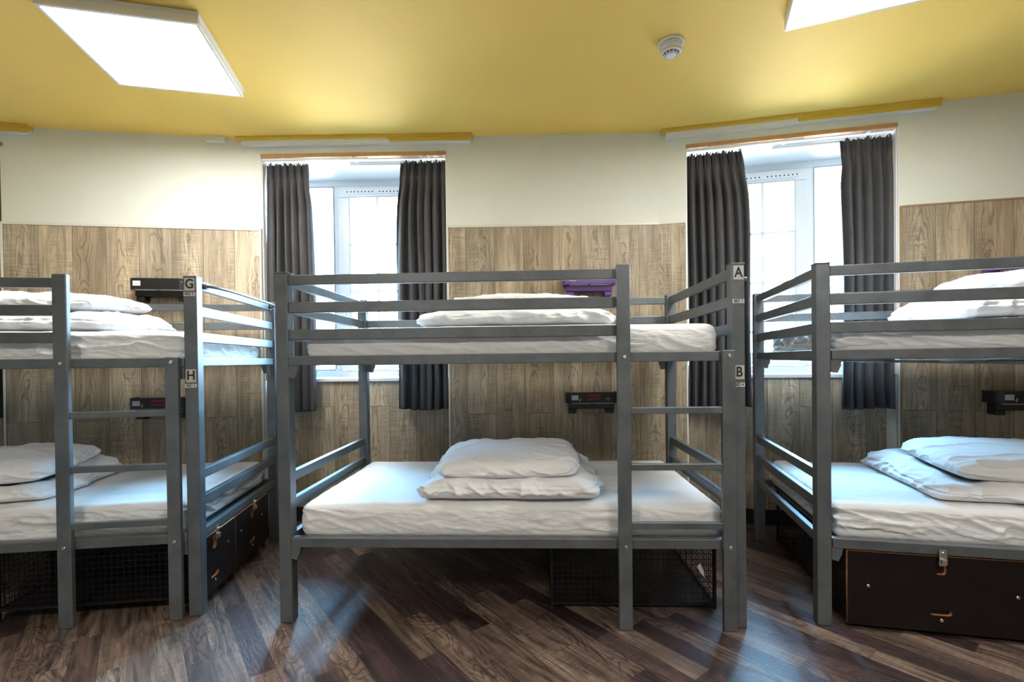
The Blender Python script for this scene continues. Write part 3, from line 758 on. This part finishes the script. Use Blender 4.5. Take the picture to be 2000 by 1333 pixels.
def locker_tf(bed, lx, ly, extra): 
    q = bed.matrix_world @ Vector((lx, ly, 0)); return (q.x, q.y, 0), bed.rotation_euler.z+extra
# right bunk: locker faces the front
loc, rz = locker_tf(RT, .112, .0, 0)
r = thing('storage_locker', 'under-bed locker with wide dark board front beneath the right bunk', 'locker', (loc[0], loc[1], 0), rz, 'under-bed lockers')
def locker(r, w, cx, z0, h, depth, sc):
    mt = Matrix.Translation((0, .0075, z0)) @ Matrix.Rotation(PI/2, 4, 'X')
    fb = board('front_board', w, h, [stadium(cx, .078, .076, .022), [(cx-.018, h-.066), (cx-.011, h-.074), (cx+.011, h-.074), (cx+.018, h-.066), (cx+.018, h-.012), (cx-.018, h-.012)]], r, mt)
    boxobj('handle_cavity', (cx-.044, cx+.044, .0155, .02, z0+.060, z0+.096), 'locker', r, 0)
    boxobj('latch_cavity', (cx-.024, cx+.024, .0155, .02, z0+h-.080, z0+h-.006), 'locker', r, 0)
    screws(r, [(a, z0+b_) for a, b_ in sc]+[(cx+.002, z0+.048)])
    zt = z0+h
    bm = bmesh.new(); box(bm, cx-.014, cx+.014, -.016, -.012, zt-.030, zt+.034, .002); box(bm, cx-.010, cx+.010, -.026, -.016, zt-.024, zt-.002, .003)
    box(bm, cx-.010, cx+.010, -.012, .0, zt-.034, zt-.022)
    cyl(bm, (cx, -.022, zt+.018), (cx, -.012, zt+.018), .007, n=14)
    mesh_obj('hasp_latch', bm, 'bolt', r)
    cage_parts(r, .012, w-.012, .028, depth, z0+.006, z0+h-.006)
locker(r, .666, .333, .020, .306, .98, [(.076, .165), (.590, .165)])
loc, rz = locker_tf(RT, .790, .0, 0)
r = thing('storage_locker', 'second under-bed locker of the right bunk, beyond the right edge', 'locker', (loc[0], loc[1], 0), rz, 'under-bed lockers')
locker(r, .62, .31, .020, .306, .98, [(.076, .165), (.55, .165)])
# left bunk: lockers face its right end
loc, rz = locker_tf(LF, -.006, .060, PI/2)
r = thing('storage_locker', 'dark board locker under the right end of the left bunk, nearer the camera', 'locker', loc, rz, 'under-bed lockers')
locker(r, .310, .083, .052, .276, .86, [(.223, .180)])
loc, rz = locker_tf(LF, -.006, .373, PI/2)
r = thing('storage_locker', 'dark board locker under the right end of the left bunk, nearer the wall', 'locker', loc, rz, 'under-bed lockers')
locker(r, .466, .212, .052, .276, .86, [(.066, .178), (.355, .176)])
# centre bunk: plain wire cage pushed under the ladder end
q = MD.matrix_world @ Vector((1.19, .16, 0))
r = thing('wire_cage', 'black wire mesh storage cage on the floor under the centre bunk', 'storage cage', (q.x, q.y, 0), MD.rotation_euler.z)
cage_parts(r, 0, .735, 0, .78, .02, .325)
bm = bmesh.new(); vs = [bm.verts.new(p) for p in ((0, 0, 0), (.016, .003, .012), (.030, .0, -.022), (.034, .002, -.052), (.016, .006, -.030))]
f = bm.faces.new(vs); ex = bmesh.ops.extrude_face_region(bm, geom=[f]); bmesh.ops.translate(bm, verts=[v for v in ex['geom'] if isinstance(v, bmesh.types.BMVert)], vec=(0, .003, 0))
bmesh.ops.recalc_face_normals(bm, faces=bm.faces)
o = mesh_obj('paper_tag', bm, 'paper'); q = MD.matrix_world @ Vector((1.845, .150, .195)); o.location = q; tag(o, 'small white paper tag caught in the black wire cage', 'tag')

# ------------------------------------------------------------------ bedside shelves with reading lamps on the panelling
def shelf(F, u, zt, mat, label, stick=True, lower=False):
    q = F.p(u, -CT); r = thing('bedside_shelf', label, 'shelf', (q.x, q.y, 0), F.ang, 'plastic bedside shelves on the wood panelling')
    W_ = .345
    bm = bmesh.new()
    # rounded front bar joined to tray side rims
    n = 10; out = []
    D = .125; c = .045
    pts = [(-W_/2, 0), (-W_/2, -D+c)]+[(-W_/2+c-c*math.cos(t), -D+c-c*math.sin(t)) for t in [PI/2*k/n for k in range(1, n+1)]]+[(W_/2-c+c*math.sin(t), -D+c-c*math.cos(t)) for t in [PI/2*k/n for k in range(0, n)]]+[(W_/2, -D+c), (W_/2, 0)]
    prism(bm, pts, zt-.070, zt-.006)
    top = [v for v in bm.verts if abs(v.co.z-zt+.006) < 1e-4]
    mesh_obj('tray', bm, mat, r)
    bm = bmesh.new()
    pin = [(x*.955, y*.93 if y < 0 else 0) for x, y in pts]
    for i in range(len(pts)-1):
        a, b_, c_, d_ = pts[i], pts[i+1], pin[i+1], pin[i]
        lo = [bm.verts.new((p[0], p[1], zt-.006)) for p in (a, b_, c_, d_)]; hi = [bm.verts.new((p[0], p[1], zt)) for p in (a, b_, c_, d_)]
        for k in range(4): bm.faces.new((lo[k], lo[(k+1) % 4], hi[(k+1) % 4], hi[k]))
        bm.faces.new(hi)
    mesh_obj('tray_rim', bm, mat, r)
    bm = bmesh.new(); box(bm, -.135, -.008, -.112, -.078, zt-.075, zt-.0702, .001, 1); box(bm, .004, .140, -.112, -.078, zt-.075, zt-.0702, .001, 1)
    mesh_obj('light_strip', bm, 'paper', r)
    bm = bmesh.new(); box(bm, -.150, .150, -.085, 0, zt-.112, zt-.070, .006); box(bm, -.150, -.100, -.075, 0, zt-.142, zt-.110, .006); box(bm, .100, .150, -.075, 0, zt-.142, zt-.110, .006)
    mesh_obj('bracket_body', bm, mat, r)
    bm = bmesh.new(); box(bm, -.138, -.094, -D-.0012, -D-.0002, zt-.050, zt-.018); mesh_obj('sticker', bm, 'sticker', r)
    if lower:
        p_ = boxobj('printed_strip', (-.030, .048, -D-.0012, -D-.0002, zt-.048, zt-.014), 'red', r, 0)
        bm = bmesh.new(); box(bm, -.030, .040, -D-.0017, -D-.0012, zt-.038, zt-.026); mesh_obj('print_band', bm, 'black', p_)  # black band across the red print
        bm = bmesh.new(); cx, cz = .100, zt-.044
        for k in range(8):
            t = 2*PI*k/8; cyl(bm, (cx+.009*math.cos(t), -D-.0008, cz+.009*math.sin(t)), (cx+.014*math.cos(t), -D-.0008, cz+.014*math.sin(t)), .0012, n=5)
        for k in range(12):
            t = 2*PI*k/12; t2 = 2*PI*(k+1)/12; cyl(bm, (cx+.006*math.cos(t), -D-.0008, cz+.006*math.sin(t)), (cx+.006*math.cos(t2), -D-.0008, cz+.006*math.sin(t2)), .0013, n=5)
        mesh_obj('sun_symbol', bm, 'yellowink', r)
        bm = bmesh.new(); vs = [bm.verts.new((a, -D-.0010, b_)) for a, b_ in ((-.088, zt-.060), (-.081, zt-.060), (-.076, zt-.038), (-.083, zt-.038))]; f = bm.faces.new(vs)
        ex = bmesh.ops.extrude_face_region(bm, geom=[f]); bmesh.ops.translate(bm, verts=[v for v in ex['geom'] if isinstance(v, bmesh.types.BMVert)], vec=(0, .0008, 0)); bmesh.ops.recalc_face_normals(bm, faces=bm.faces)
        mesh_obj('bolt_symbol', bm, 'yellowink', r)
    else:
        bm = bmesh.new(); cyl(bm, (.145, -D+.012, zt-.022), (.149, -D+.006, zt-.022), .006, n=10); mesh_obj('button', bm, 'sticker', r)
    return r
shelf(FL, .965, 1.690, 'black', 'black shelf high on the left wood panel beside the post lettered G')
shelf(FL, .950, .920, 'black', 'black shelf with red print low on the left wood panel, behind the left bunk ladder', lower=True)
shelf(FM, 2.262, 1.700, 'purple', 'purple shelf above the pillow of the centre top bunk')
shelf(FM, 2.270, .918, 'black', 'black shelf with sun symbol low behind the centre bunk ladder', lower=True)
shelf(FR, 2.010, 1.690, 'purple', 'purple shelf mostly hidden behind the right bunk top rail')
shelf(FR, 2.010, .925, 'black', 'black shelf low at the right edge above the right bottom pillow', lower=True)
